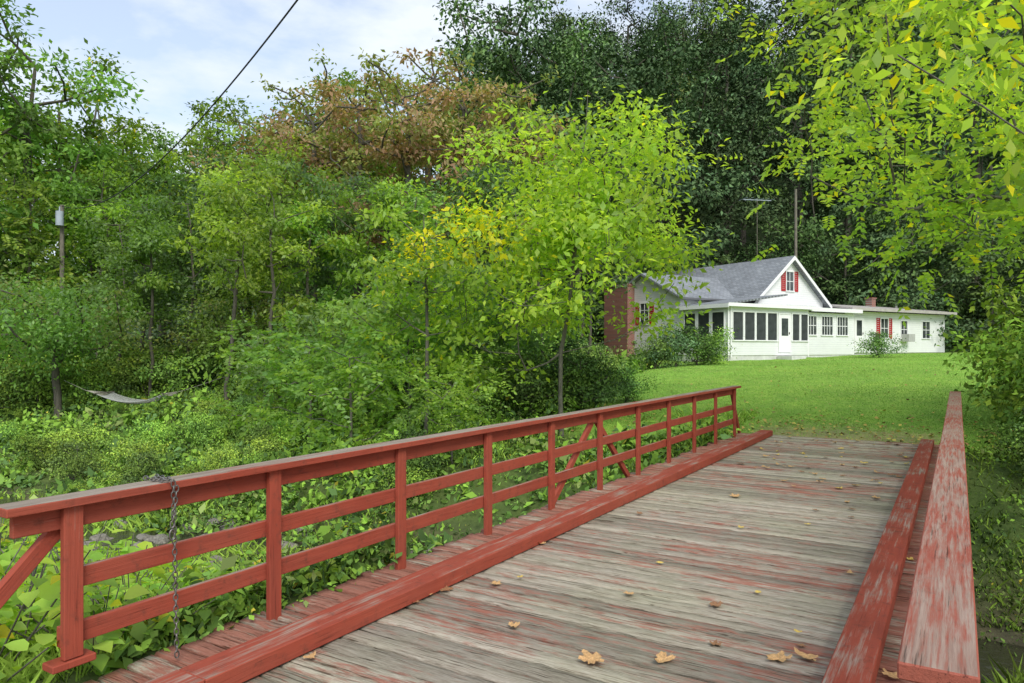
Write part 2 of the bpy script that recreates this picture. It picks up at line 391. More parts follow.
for row,(d0,st) in enumerate([(60.5,4.4),(67,5.6)]):
    x=4+row*2
    while x<62:
        yy=d0-.25*x+R.uniform(-.8,1.2)
        if not(x<20 and yy<54): place_tree(LOW,x,yy,R.uniform(.6,1.05),R.uniform(0,6.28),'leafy dark green understorey tree at the foot of the hill','understorey_tree',group='understorey trees at the foot of the hill')
        x+=st*R.uniform(.8,1.2)
# ---- mid trees, left side woods
G=[tree_meshes(31,16,4.0,.22,44,7400,.28,'mid',.17,pal2='bright',mat=M_MID,rcl=.18),tree_meshes(32,17,3.6,.2,46,8000,.27,'deep',.17,pal2='mid',mat=M_MID,rcl=.2),
   tree_meshes(33,15,4.2,.25,44,7400,.28,'mid',.16,yellow=.04,pal2='bright',mat=M_MID,rcl=.18),tree_meshes(34,17,4.6,.34,48,5200,.27,'rust',.19,pal2='olive',mat=M_MID,rcl=.16,mixp=.5,pw=.5),
   tree_meshes(35,12,2.3,.28,32,4000,.22,'bright',.085,pal2='mid',comp=True,rcl=.23,taper=.2,crook=2.2),tree_meshes(36,12,2.1,.26,30,4200,.23,'mid',.085,pal2='bright',rcl=.23,taper=.2,crook=2.4),
   tree_meshes(37,12,2.6,.38,30,4000,.23,'bright',.085,pal2='mid',rcl=.22,crook=2.4),tree_meshes(38,12,2.2,.40,28,3400,.23,'bright',.08,pal2='mid',rcl=.24,crook=3.4),
   tree_meshes(39,12,2.4,.2,36,4800,.22,'deep',.085,pal2='dark',rcl=.23,crook=2.0)]
def GT(i,x,y,h,lab,**k):
    b=[16,17,15,17,12,12,12,12,12][i]; f=k.get('sx',h/b); place_tree(G[i],x,y,f,R.uniform(0,6.28),lab,szz=h/b,group=k.get('group'))
back='green broadleaf tree in the woods beside the creek'
for (i,p,yy,h) in [(0,18,42,23),(1,-45,38,22),(2,70,48,22),(2,122,54,21),(0,165,58,20),(1,205,52,19),(0,250,50,19.5),(2,300,54,21),(1,345,52,21),
                  (0,395,54,21),(1,440,56,21),(1,485,54,21),(1,-100,48,22),(0,20,70,27),(1,100,72,22),(2,160,70,21),(2,220,72,22),(1,290,72,23),(0,360,74,24),(1,430,74,24),(0,-60,70,27)]:
    GT(i,px(p,yy),yy,h,back,group='green trees in the woods beside the creek')
for (p,yy,h) in [(262,41,16.5),(310,38,17),(358,39,18),(406,37,17.5),(460,39,17.6),(515,41,17.5),(335,46,20.5),(430,45,21)]:
    GT(3,px(p,yy),yy,h,'tree with thinning rusty brown autumn foliage in the woods',group='rusty brown trees in the woods')
for (i,p,yy,h) in [(7,228,27,10.8),(8,188,33,11),(6,287,31,11.5),(8,338,32,11.5),(7,384,28,10.4),(8,460,33,11),(4,430,27,8.6),(5,145,37,12.5),(8,205,38,13.5),(4,262,36,13),(5,312,28,9.8),(6,95,40,13),(4,25,38,12.5),(8,405,34,11.5),(8,500,34,12),(8,545,33,11.5),(8,590,36,12),(5,150,31,9.8),(6,268,26,9),(8,120,33,10),(5,240,34,12),(1,170,44,15),(1,90,44,15),(1,250,42,14.5),(1,330,44,14),(5,66,33,6.4),(5,52,36,6.8),(5,40,33,6.4)]:
    GT(i,px(p,yy),yy,h,'slender green tree with dark trunk at the woods edge',sx=(h/12*1.0 if i>3 else h/17))
S1=tree_meshes(41,5.6,3.2,.42,46,8500,.18,'mid',.14,pal2='olive',rcl=.26,crook=2)
place_tree(S1,-17.6,28,1,1,'small spreading orchard tree beside the hammock','orchard_tree')
place_tree(S1,-12.2,32.5,.85,2.6,'small spreading orchard tree at the woods edge','orchard_tree')
# ---- central bright tree
CT=tree_meshes(61,8.1,3.45,.10,125,12500,.165,'lime',.05,rcl=.15,bark=M_BARK2,pw=.5,top=.95,pal2='limeb',cfilt=lambda c: c[2]>1.3+max(0,c[0])*.58, wid=.26,taper=.28,yellow=.38,mat=M_NEAR,lean=(.08,0),crook=2.2,yfun=lambda c: 1. if (c[0]<-1.2 and 4.0<c[2]<5.6) else .02)
place_tree(CT,1.1,16.0,1,0,'young bright green tree with slender trunk near the bridge end','young_tree')
CT2=tree_meshes(53,5.9,1.9,.2,42,3900,.15,'bright',.045,yellow=.42,rcl=.18,bark=M_BARK2,top=.9,pal2='mid',yfun=lambda c:1. if (c[2]>4.2 and c[0]>-.5) else .04)
place_tree(CT2,-1.9,15.8,1,0,'small tree with clusters of yellow leaves beside the creek','young_tree')
CT3=tree_meshes(54,4.4,2.0,.1,36,4200,.16,'mid',.045,rcl=.2,bark=M_BARK2,top=.9,pal2='deep')
place_tree(CT3,-.9,18.8,1,0,'small bushy green tree beside the creek','young_tree')
place_tree(CT3,-5.4,20.5,.9,2,'small bushy green tree beside the creek','young_tree')
SU=[tree_meshes(60+i,3.4,1.5,.2,24,3200,.15,'bright',.04,comp=True,rcl=.3,bark=M_BARK2,pal2='mid') for i in range(2)]
for (x,y,s) in [(-3.4,15.2,.85),(-2.6,18.5,1.15),(-1.2,14.4,.6),(-5.2,18.5,1.0),(-3.9,21,1.2),(-7.5,22,1.1)]:
    place_tree(SU[R.randrange(2)],x,y,s,R.uniform(0,6),'feathery green sumac with compound leaves on the creek bank','sumac',cat='shrub',group='sumac shrubs on the creek bank')
# ---- near overhanging trees (trunks beyond the picture edge)
NT=tree_meshes(71,10.5,5.6,.2,150,37000,.13,'lime',.085,comp=True,rcl=.15,pw=.35,yellow=.05,bark=M_BARK2,zmin=3.5,pal2='limeb',mat=M_NEAR)
place_tree(NT,9.3,9.9,1,.5,'overhanging tree with bright green compound leaves beside the bridge','overhanging_tree')
NT2=tree_meshes(72,6.6,1.9,.52,46,2500,.13,'lime',.035,rcl=.22,yellow=.12,bark=M_BARK2,droop=.8,zmin=3.9,lean=(-.2,.60),top=.85,mat=M_NEAR)
place_tree(NT2,6.3,2.2,1,0,'young tree with drooping yellow green leaves beside the bridge','overhanging_tree')
# ---- shrubs
SH=[tree_meshes(80+i,2.3,1.35,.0,34,3300,.13,p,.05,rcl=.3,pal2=q,pw=.5,mat=M_FAR) for i,(p,q) in enumerate([('mid','bright'),('deep','mid'),('bright','mid'),('dark','deep')])]
def shrub(i,x,y,s,lab,sz=None,group=None):
    place_tree(SH[i],x,y,s,R.uniform(0,6.28),lab,'shrub','shrub',group,szz=sz)
for (i,p,y,s) in [(3,596,19,.6),(1,626,19.5,.5),(1,580,18,.75),(1,655,33.5,.75),(3,676,33.5,.95),(1,697,34.2,.95),(0,712,35,.8),(1,600,24,.75),(3,556,19.5,.8),(1,532,18,.8)]:
    shrub(i,px(p,y),y,s,'dark green shrub growing by the house wall' if y>32 else 'dense green shrub at the lawn edge',group='foundation shrubs' if y>32 else 'shrubs at the lawn edge')
shrub(1,px(879,38.6),38.6,.72,'rounded green shrub in front of the house side wing')
for (i,x,y,s,z) in [(2,9.9,13.2,1.0,1.05),(0,10.6,14.2,1.15,1.25),(0,11.7,15.5,1.2,1.2),(2,9.3,11.5,.7,.7),(0,13.2,17.5,1.0,1.0),(0,9.8,12.2,.85,.95)]:
    shrub(i,x,y,s,'green shrub beside the bridge end at the lawn edge',sz=z,group='shrubs beside the bridge end')
for k in range(44):
    y=R.uniform(19,46); p=R.uniform(-20,560); 
    if p<240 and y<33: continue
    x=px(p,y); s,l=SL(np.array(x),np.array(y))
    if abs(s-creek_s(l))<2: continue
    f=R.uniform(.6,1.1)*(1+max(0,y-25)*.03)
    shrub(R.choice([0,1,1,2,3,3]),x,y,f,'dense green woodland shrub beside the creek',sz=f*R.uniform(.8,1.2),group='woodland shrubs')
for k in range(24):
    y=R.uniform(30,38); p=R.uniform(-20,250); f=R.uniform(.7,1.2)
    shrub(R.choice([0,1,2]),px(p,y),y,f,'dense green woodland shrub beside the creek',sz=f,group='woodland shrubs')
for k in range(120):
    y=R.uniform(9.5,32); p=R.uniform(-10,430)
    x=px(p,y); s,l=SL(np.array(x),np.array(y))
    if abs(s-creek_s(l))<1.9 or l<5: continue
    f=R.uniform(.22,.5)
    shrub(R.choice([0,1,2,2]),x,y,f,'low leafy green bush among weeds on the creek bank',sz=f*R.uniform(.7,1.3),group='low bushes among weeds')
for k in range(22):
    l=-R.uniform(1.0,5); s=R.choice([R.uniform(4.0,6.6),R.uniform(10.2,13.5)]); x,y=s*SN-l*CS,s*CS+l*SN; f=R.uniform(.25,.5)
    shrub(R.choice([1,3,3]),x,y,f,'low dark green bush on the shaded creek bank',sz=f,group='low bushes on the shaded bank')
for k in range(40):
    x=R.uniform(2,62); y=60-.25*x+R.uniform(-2,8)
    if x<22: y=max(y,54+R.uniform(0,3))
    f=R.uniform(1.2,2.2); shrub(R.choice([1,3,3,3]),x,y,f,'dark green shrub at the foot of the wooded hill',sz=f,group='shrubs at the foot of the hill')
# ---- broadleaf plants close to the camera at the bank
def broad(seed,n=34,L=.12,h=.6):
    rng=np.random.default_rng(seed); ns=8
    st=rng.normal(0,.2,(ns,2)); P=[];A=[];tp0=[];tp1=[]
    for i in range(ns):
        hh=h*rng.uniform(.5,1.1); tip=np.array([st[i,0]*1.8,st[i,1]*1.8,hh]); b=np.array([st[i,0]*.4,st[i,1]*.4,0]); tp0.append(b);tp1.append(tip)
        for k in range(n//ns+4):
            t=rng.uniform(.2,1); P.append(b+(tip-b)*t); a=rng.uniform(0,6.28); A.append([math.cos(a),math.sin(a),rng.uniform(-.5,.3)])
    P=np.array(P);A=np.array(A); P=P+nrm(A)*.05
    Nn=np.tile([0,0,1.],(len(P),1))+rng.normal(0,.35,(len(P),3)); Ls=L*rng.uniform(.55,1.3,len(P))
    A=nrm(A);B=nrm(np.cross(Nn,A));N2=np.cross(A,B); Lc=Ls[:,None]
    ring=[(0,0,0),(.15,.28,.10),(.48,.38,.13),(.82,.18,.03),(1.05,0,-.12),(.82,-.18,.03),(.48,-.38,.13),(.15,-.28,.10),(.48,0,.02)]
    V=np.stack([P+A*Lc*u+B*Lc*v+N2*Lc*w for u,v,w in ring],1).reshape(-1,3)
    i=np.arange(len(P))*9
    F=np.concatenate([np.stack([i,i+1,i+2,i+8],1),np.stack([i+8,i+2,i+3,i+4],1),np.stack([i+8,i+4,i+5,i+6],1),np.stack([i,i+8,i+6,i+7],1)],0)
    c=leafcolors(rng,len(P),'limeb',np.zeros(len(P),int),1,.03); c=np.tile(c,(4,1))
    tV,tF=tubes(tp0,tp1,[.006]*ns,[.003]*ns,5)
    return fastmesh('stem',tV,tF,M_BARK2),fastmesh('foliage',V,F,M_LEAF,c,smooth=True)
BP=[broad(90+i) for i in range(3)]
for k in range(170):
    s=R.uniform(.0,6.2) ; l=R.uniform(3.95,9.5)
    x,y=s*SN-l*CS, s*CS+l*SN
    if y<2.4: continue
    f=R.uniform(.75,1.3)
    if x/y>-.517: f*=.55
    e=empty('broadleaf_plant',(x,y,hz(x,y)-.02),R.uniform(0,6),'leafy green broadleaf weed on the creek bank','plant','broadleaf weeds on the creek bank'); e.scale=(f,f,f*R.uniform(.8,1.15))
    b=BP[k%3]; obj('stem',b[0],e); obj('foliage',b[1],e)

# ---- ground cover
def cover():
    rng=np.random.default_rng(7); n=30000
    Y=np.exp(rng.uniform(math.log(4),math.log(75),n)); X=rng.uniform(-.78,.85,n)*Y
    s,l=SL(X,Y)
    lawn=(s>14)&(l<7.5+(s-14)*.28)&(Y+.25*X<59)
    bridge=(l>-.1)&(l<3.8)
    dc=np.abs(s-creek_s(l))
    path=(s<1.5)&(l>-1)&(l<4.2)
    pn=np.sin(X*1.3+Y*.4)+np.sin(Y*1.1-X*.7+2)+np.sin(X*.37)*np.sin(Y*.29)
    ok=~(lawn|(bridge&(s<15))|(dc<1.7)|path)&(rng.random(n)<np.clip(.8+.25*pn,.25,1))
    X=X[ok];Y=Y[ok];dc=dc[ok];pn=pn[ok];l=l[ok]; Z=HT(X,Y); n=len(X); k=13
    sc=.35+.028*Y
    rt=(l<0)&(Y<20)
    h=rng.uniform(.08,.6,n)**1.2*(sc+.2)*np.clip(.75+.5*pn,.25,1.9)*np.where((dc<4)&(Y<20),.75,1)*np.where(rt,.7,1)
    pi=np.repeat(np.arange(n),k)
    P=np.stack([X,Y,Z],1)[pi]+rng.normal(0,.16,(n*k,3))*np.array([1,1,0])*(sc[pi]+.2)[:,None]
    P[:,2]+=h[pi]*rng.random(n*k)+.02
    A=nrm(rng.normal(0,1,(n*k,3))+np.array([0,0,.2])); Nn=nrm(rng.normal(0,.7,(n*k,3))+np.array([0,0,1.]))
    typ=rng.random(n)
    typ=np.where(rt,typ*.5,typ)
    Ls=((.045+.0042*Y)*np.where(typ<.3,.7,np.where(typ>.85,1.8,1.))*np.where(rt,.7,1))[pi]*rng.uniform(.6,1.5,n*k); V,F=leaf_geo(P,A,Nn,Ls,Ls*np.where(typ<.3,.14,.3)[pi])
    c=np.array(PAL['mid'])[rng.integers(0,3,n)]; br=(rng.random(n)<.45+.2*pn); c[br]=np.array(PAL['limeb'])[2]; dk=rng.random(n)<.2; c[dk]=np.array(PAL['deep'])[0]; ol=rng.random(n)<.08; c[ol]=np.array(PAL['olive'])[0]
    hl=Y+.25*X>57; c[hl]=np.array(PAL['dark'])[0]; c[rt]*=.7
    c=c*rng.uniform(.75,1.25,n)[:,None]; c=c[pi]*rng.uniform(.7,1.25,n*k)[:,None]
    yl=rng.random(n*k)<.01; c[yl]=(.5,.42,.06)
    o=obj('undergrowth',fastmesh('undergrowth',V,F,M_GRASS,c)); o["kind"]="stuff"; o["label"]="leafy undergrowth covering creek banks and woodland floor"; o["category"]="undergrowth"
cover()
def blades(name,X,Y,h,w,cols,rng,label):
    n=len(X); Z=HT(X,Y); a=rng.uniform(0,6.28,n); P=np.stack([X,Y,Z-.01],1)
    D=np.stack([np.cos(a),np.sin(a),0*a],1)*w[:,None]; ln=rng.normal(0,.35,(n,3))*h[:,None]; ln[:,2]=h
    V=np.stack([P-D,P+D,P+ln*.55+D*.7,P+ln+ln*np.array([.5,.5,0])],1).reshape(-1,3); F=np.arange(4*n).reshape(-1,4)
    o=obj(name,fastmesh(name,V,F,M_GRASS,cols)); o["kind"]="stuff"; o["label"]=label; o["category"]="grass"
def lawn():
    rng=np.random.default_rng(9); n=240000
    Y=np.exp(rng.uniform(math.log(12),math.log(46),n)); X=rng.uniform(-.1,.8,n)*Y; s,l=SL(X,Y)
    wob=np.sin(X*.7)*.5+np.sin(Y*.9+1)*.5
    ok=(s>14.3)&(l+wob<8+(s-14)*.28)&~((s+wob*.5<15.6)&(l>.1)&(l<3.5)&(rng.random(n)<.75))&(Y+.25*X<58)
    X=X[ok];Y=Y[ok]; n=len(X)
    pt=.5+.5*np.sin(X*.55+np.sin(Y*.4)*2)*np.sin(Y*.5+1)
    c=np.array([.255,.425,.08])[None]*(.82+.34*pt)[:,None]*rng.uniform(.85,1.2,n)[:,None]
    dry=rng.random(n)<.05; c[dry]=(.42,.42,.17)
    blades('lawn_grass',X,Y,rng.uniform(.015,.035,n)*(1+Y*.008),(.003+.00045*Y),c,rng,'short mown green lawn grass')
    n=130000
    Y=np.exp(rng.uniform(math.log(3.5),math.log(24),n)); X=rng.uniform(-.8,.9,n)*Y; s,l=SL(X,Y)
    d=np.abs(s-creek_s(l)); tuft=(((X-(-4.8))/2.3)**2+((Y-11.4)/1.3)**2<1)|(((X-(-2.9))/1.3)**2+((Y-8.4)/1.0)**2<1)|(((X-(-8.5))/2.2)**2+((Y-15)/1.6)**2<1)
    ok=((l>3.85)|((l<-.2)&(rng.random(n)<.8)))&((d>2.0)|tuft)&(s<17)&((np.sin(X*1.1+2)*np.sin(Y*.9)+rng.normal(0,.3,n)>.15)|tuft)&((l>0)|(s<14))
    X=X[ok];Y=Y[ok]; tuft=tuft[ok]; l=l[ok]; n=len(X)
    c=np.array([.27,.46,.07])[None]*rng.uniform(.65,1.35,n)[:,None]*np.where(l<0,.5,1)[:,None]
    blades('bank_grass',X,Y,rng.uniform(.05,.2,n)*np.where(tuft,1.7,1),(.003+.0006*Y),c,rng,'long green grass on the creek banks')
lawn()
def litter():
    rng=np.random.default_rng(12); n=6000
    Y=np.exp(rng.uniform(math.log(11),math.log(30),n)); X=rng.uniform(-.1,.75,n)*Y; s,l=SL(X,Y)
    w=np.exp(-((s-15.4)/1.8)**2)+.05
    ok=(s>14.4)&(rng.random(n)<w)&(l<8); X=X[ok];Y=Y[ok]; n=len(X)
    P=np.stack([X,Y,HT(X,Y)+.04],1); A=nrm(rng.normal(0,1,(n,3))*np.array([1,1,.25])); Nn=nrm(rng.normal(0,.3,(n,3))+np.array([0,0,1.]))
    Ls=rng.uniform(.05,.11,n); V,F=leaf_geo(P,A,Nn,Ls,Ls*.38)
    c=np.array([(.48,.34,.11),(.34,.21,.09),(.55,.45,.12),(.26,.17,.09)])[rng.integers(0,4,n)]
    o=obj('leaf_litter',fastmesh('leaf_litter',V,F,M_GRASS,c)); o["kind"]="stuff"; o["label"]="scattered tan fallen leaves on the lawn by the bridge end"; o["category"]="leaves"
litter()

# ------------------------------------------------------------------ rocks
M_ROCK=plain('creek_stone',(.19,.175,.145),.9,5,.5)
def rockmesh(seed):
    bm=bmesh.new(); bmesh.ops.create_icosphere(bm,subdivisions=3,radius=1); rng=np.random.default_rng(seed)
    L=nrm(rng.normal(0,1,(14,3))); a=rng.uniform(.55,.95,14)
    for v in bm.verts:
        d=np.array(v.co); m=1.0
        for q,b in zip(L,a):
            t=float(d@q)
            if t>b: m=min(m,b/t)
        v.co=Vector(d*m*np.array([1,.8,.5]))*(1+rng.normal(0,.008))
    me=bpy.data.meshes.new('creek_rock'); bm.to_mesh(me); bm.free(); me.materials.append(M_ROCK); return me
RK=[rockmesh(i) for i in range(3)]
for k in range(190):
    l=R.uniform(4.0,14) if k<160 else R.uniform(-5,-.6); sc=float(creek_s(l)); s=sc+R.choice([-1,1])*R.uniform(.0,2.4)
    x,y=s*SN-l*CS,s*CS+l*SN; f=R.uniform(.08,.27)
    o=obj('creek_rock',RK[k%3],None,(x,y,max(hz(x,y),-1.88)+f*.16),(R.uniform(-.2,.2),R.uniform(-.2,.2),R.uniform(0,6))); o.scale=(f,f,f)
    o["label"]="grey stone lying in the creek bed"; o["category"]="rock"; o["group"]="stones in the creek bed"

# ------------------------------------------------------------------ bridge
BR=empty('wooden_bridge',(0,0,0),-TH,'weathered plank bridge with red painted side rails over a creek','bridge')
def deck():
    rng=np.random.default_rng(3); V=[];F=[];C=[]; y=-1.6
    while y<14.25:
        w=rng.uniform(.105,.145); g=rng.uniform(.014,.027)
        x0=-3.69+rng.normal(0,.025); x1=.045+rng.normal(0,.01)
        zz=rng.normal(0,.003); tl=rng.normal(0,.008); b=.009
        nS=48
        st=np.linspace(x0,x1,nS); wv=rng.normal(0,.0012,nS); ya=rng.normal(0,.0032,nS); yb=rng.normal(0,.0055,nS)
        base=len(V)
        for k,xx in enumerate(st):
            for (dy,dz) in [(ya[k],-.05),(ya[k],-b),(b+ya[k],0),(w-b+yb[k],0),(w+yb[k],-b),(w+yb[k],-.05)]:
                V.append((xx,y+dy,zz+wv[k]+dz+tl*(dy/w-.5)))
        for k in range(nS-1):
            for q in range(6):
                a=base+k*6+q; b2=base+k*6+(q+1)%6
                F.append((a,b2,b2+6,a+6))
        for k in (0,nS-1):
            o=base+k*6
            F.append((o,o+5,o+4,o+1)); F.append((o+1,o+4,o+3,o+2))
        C+= [(rng.random(),rng.random(),rng.random())]*((nS-1)*6+4)
        y+=w+g
    me=fastmesh('deck',np.array(V),np.array(F),M_DECK,np.array(C)); 
    return obj('deck',me,BR)
deck()
M_STEEL=plain('dark_beam',(.05,.035,.03),.8,6,.4); M_CONC=plain('abutment_concrete',(.22,.21,.19),.95,4,.3)
for x in (-3.6,-1.8,-.12):
    obj('support_beam',boxes_mesh('support_beam',[(x-.09,x+.09,.6,14.0,-.38,-.07)],M_STEEL,.005),BR)
for y in (.9,13.9):
    obj('abutment',boxes_mesh('abutment',[(-3.75,.1,y-.5,y+.4,-2.2,-.385)],M_CONC,.02),BR)
for (x0,x1) in ((-3.20,-2.985),(-.54,-.345)):
    for (a,b,h) in ((-1.6,2.1,.108),(2.106,8.2,.104),(8.206,14.2,.107)):
        o=obj('curb_beam',boxes_mesh('curb_beam',[(x0,x1,a,b,.010,h)],M_CURB,.004,1),BR)
def railing(x,sgn):
    y0=1.5 if sgn<0 else 1.82
    cap=obj('railing',boxes_mesh('railing',[(x-.078,x+.078,y0,6.2,.912,.952),(x-.076,x+.077,6.204,10.4,.911,.949),(x-.078,x+.078,10.404,13.95,.912,.951)],M_CAP if sgn<0 else M_CAP2,.004,1),BR)
    o=sgn*.022
    def b(n,y0,y1,z0,z1,xo,th=.019,mat=M_RAIL):
        return obj(n,boxes_mesh(n,[(x+xo-th,x+xo+th,y0,y1,z0,z1)],mat,.003,1),cap)
    b('fascia_rail',y0+.06,13.9,.80,.908,o)
    b('middle_rail',y0+.3,13.75,.505,.60,o)
    b('lower_rail',y0+.26,13.75,.24,.338,o)
    for i in range(11):
        y=1.80+1.182*i+(.06 if i==10 else 0)
        if sgn>0 and i==0: y=1.93
        z0=.19 if i==0 else -.2
        obj('post',boxes_mesh('post',[(x-o-.02,x-o+.018,y-.045,y+.045,z0,.909)],M_POST,.004),cap)
    obj('post_foot',boxes_mesh('post_foot',[(x-.05,x+.05,1.70+(y0-1.5)*.4,1.90+(y0-1.5)*.4,.15,.186)],M_POST,.005),cap)
    xo=x+o+sgn*.04
    if sgn<0: beam_between('brace',(xo,1.84,.86),(xo,.95,-.05),.07,.045,M_POST,cap)
    beam_between('brace',(xo,7.66,.80),(xo,6.66,.0),.07,.045,M_POST,cap)
    beam_between('brace',(xo,7.78,.80),(xo,8.75,.0),.07,.045,M_POST,cap)
    beam_between('brace',(xo,13.75,.86),(xo,14.35,.0),.07,.045,M_POST,cap)
    return cap
railing(-3.585,-1); railing(-.038,1)

M_CHAIN=plain('galvanised_chain',(.2,.19,.18),.45,20,.35,.8)
def torus(c,R1,r,ax,ay,stretch=1.0,n=14,m=6):
    V=[];F=[]; ax=Vector(ax).normalized(); ay=Vector(ay).normalized(); az=ax.cross(ay)
    for i in range(n):
        a=2*math.pi*i/n; d=ax*math.cos(a)+ay*math.sin(a); cen=Vector(c)+ax*math.cos(a)*R1+ay*math.sin(a)*R1*stretch
        for j in range(m):
            b=2*math.pi*j/m; V.append(tuple(cen+d*math.cos(b)*r+az*math.sin(b)*r))
    for i in range(n):
        for j in range(m):
            F.append((i*m+j,((i+1)%n)*m+j,((i+1)%n)*m+(j+1)%m,i*m+(j+1)%m))
    return V,F
def chain():
    V=[];F=[]
    def add(vf):
        b=len(V); V.extend(vf[0]); F.extend([tuple(i+b for i in f) for f in vf[1]])
    x=-3.585; y=2.27
    def seg(p,q):
        p=Vector(p);q=Vector(q);d=(q-p).normalized(); n=max(1,int((q-p).length/.030)); 
        s=d.cross(Vector((0,1,0)));  s=s.normalized() if s.length>.1 else Vector((1,0,0)); t=d.cross(s).normalized()
        for i in range(n):
            c=p+(q-p)*((i+.5)/n)
            add(torus(c,.0105,.0036,(s+t*.4 if i%2 else t-s*.4),d,1.75))
    seg((x+.092,y,.96),(x+.094,y+.02,.03)); seg((x+.09,y,.966),(x-.09,y+.015,.966)); seg((x-.09,y+.015,.96),(x-.09,y+.02,.78))
    seg((x+.09,y-.03,.966),(x-.09,y-.05,.966)); seg((x+.095,y+.018,.93),(x+.10,y-.01,.72))
    b=torus((x+.1,y-.01,.68),.016,.005,(0,1,0),(0,0,1),1.8); add(b)
    me=fastmesh('chain',V,F,M_CHAIN,smooth=True)
    o=obj('chain',me); o.rotation_euler=(0,0,-TH); o["label"]="grey steel chain draped over the red railing"; o["category"]="chain"
chain()

def leafobj(seed,lob):
    rng=np.random.default_rng(seed); pts=[]; n=26
    for i in range(n):
        a=2*math.pi*i/n; r=(.55+.45*abs(math.cos(a*lob/2)))*(1.1 if abs(a-math.pi)>.4 else .8)*rng.uniform(.85,1.08)
        pts.append((math.cos(a)*r*.5,math.sin(a)*r*.38))
    V=[(0,0,.0)]+[(p[0],p[1],.22*(p[0]**2+p[1]**2)*rng.uniform(.3,2.8)+rng.uniform(0,.06)) for p in pts]
    V+= [(p[0]*.5,p[1]*.5,.02+rng.uniform(0,.03)) for p in pts]
    bm=bmesh.new(); vs=[bm.verts.new(v) for v in V]
    for i in range(n):
        j=(i+1)%n; bm.faces.new((vs[0],vs[1+n+i],vs[1+n+j])); bm.faces.new((vs[1+n+i],vs[1+i],vs[1+j],vs[1+n+j]))
    a=bm.verts.new((-.45,-.012,.01)); b=bm.verts.new((-.45,.012,.01)); c=bm.verts.new((-.75,0,.09)); bm.faces.new((a,b,c))
    me=bpy.data.meshes.new('fallen_leaf'); bm.to_mesh(me); bm.free(); return me
LC=[plain('dry_leaf_tan',(.50,.30,.13),.7,14,.35),plain('dry_leaf_brown',(.26,.13,.06),.7,14,.35),plain('dry_leaf_yellow',(.58,.42,.10),.7,14,.3)]
LM=[]
for i in range(6):
    me=leafobj(200+i,[5,3,4][i%3]); me.materials.append(LC[i//2]); LM.append(me)
names=['curled tan fallen leaf lying on the bridge planks','dry brown fallen leaf lying on the bridge planks','yellow fallen leaf lying on the bridge planks']
spots=[(.42,3.78,.17,0),(.80,3.8,.13,1),(1.13,3.99,.09,3),(1.3,4.6,.11,2),(1.41,3.8,.15,0),(1.57,3.82,.13,1),(.01,4.26,.09,1),(-.45,4.89,.13,2),(-.58,4.79,.12,0),(-.64,4.66,.1,3),(-1.07,3.82,.08,1),(2.48,8.0,.14,0),(.24,6.06,.1,1),(1.27,7.16,.08,3),(2.47,5.26,.08,1),(3.1,5.6,.07,4),(4.0,7.9,.12,0),(2.1,6.6,.07,5),(3.3,7.0,.08,2),(1.9,3.6,.12,0),(2.6,4.2,.1,2),(-.9,4.4,.1,0)]
for k in range(85):
    s=R.uniform(4.0,14) if k<28 else R.uniform(9.5,14.2); l=R.uniform(.6,2.9); spots.append((s*SN-l*CS,s*CS+l*SN,R.uniform(.05,.12),R.randrange(6)))
for x,y,f,i in spots:
    o=obj('fallen_leaf',LM[i],None,(x,y,.014),(R.uniform(-.12,.12),R.uniform(-.12,.12),R.uniform(0,6.28))); o.scale=(f,f,f)
    o["label"]=names[i//2]; o["category"]="leaf"; o["group"]="fallen leaves on the bridge deck"

# ------------------------------------------------------------------ house
def siding():
    m,nt,bs,_=newmat('white_clapboard_siding'); tc=N(nt,'ShaderNodeTexCoord'); sx=N(nt,'ShaderNodeSeparateXYZ'); nt.links.new(tc.outputs['Object'],sx.inputs[0])
    fr=mathn(nt,'FRACT',mathn(nt,'DIVIDE',sx.outputs[2],.13))
    c=ramp(nt,fr,[(0,(.45,.47,.5)),(.10,(.80,.81,.82)),(1,(.86,.86,.86))]); n=noise(nt,1.5,4)
    c=mixc(nt,1,c,ramp(nt,n,[(.3,(.93,.93,.92)),(.7,(1,1,1))]),'MULTIPLY')
    nt.links.new(c,bs.inputs['Base Color']); bs.inputs['Roughness'].default_value=.55; bump(nt,bs,fr,.4,.02); return m
M_SIDE=siding(); M_TRIM=plain('white_trim_paint',(.84,.84,.84),.5,3,.04); M_SHUT=plain('red_shutter_paint',(.42,.02,.025),.5,5,.15)
def shingle():
    m,nt,bs,_=newmat('grey_roof_shingles'); tc=N(nt,'ShaderNodeTexCoord')
    mp=N(nt,'ShaderNodeMapping'); mp.inputs['Rotation'].default_value=(0,0,math.radians(90)); nt.links.new(tc.outputs['Object'],mp.inputs[0])
    br=N(nt,'ShaderNodeTexBrick'); br.inputs['Scale'].default_value=1; br.inputs['Brick Width'].default_value=.3; br.inputs['Row Height'].default_value=.13; br.inputs['Mortar Size'].default_value=.012
    br.inputs['Color1'].default_value=(.22,.24,.265,1); br.inputs['Color2'].default_value=(.30,.32,.345,1); br.inputs['Mortar'].default_value=(.13,.135,.145,1)
    nt.links.new(mp.outputs[0],br.inputs[0]); n=noise(nt,1.2,4)
    c=mixc(nt,1,br.outputs[0],ramp(nt,n,[(.3,(.8,.8,.8)),(.7,(1.1,1.1,1.1))]),'MULTIPLY'); nt.links.new(c,bs.inputs['Base Color']); bs.inputs['Roughness'].default_value=.9; return m
M_ROOF=shingle(); M_BROWN=plain('grey_tan_fascia',(.42,.39,.36),.7,4,.12); M_FLAT=plain('membrane_roof',(.45,.45,.44),.8,2,.15)
mg,nt,bs,_=newmat('window_glass'); bs.inputs['Roughness'].default_value=.12
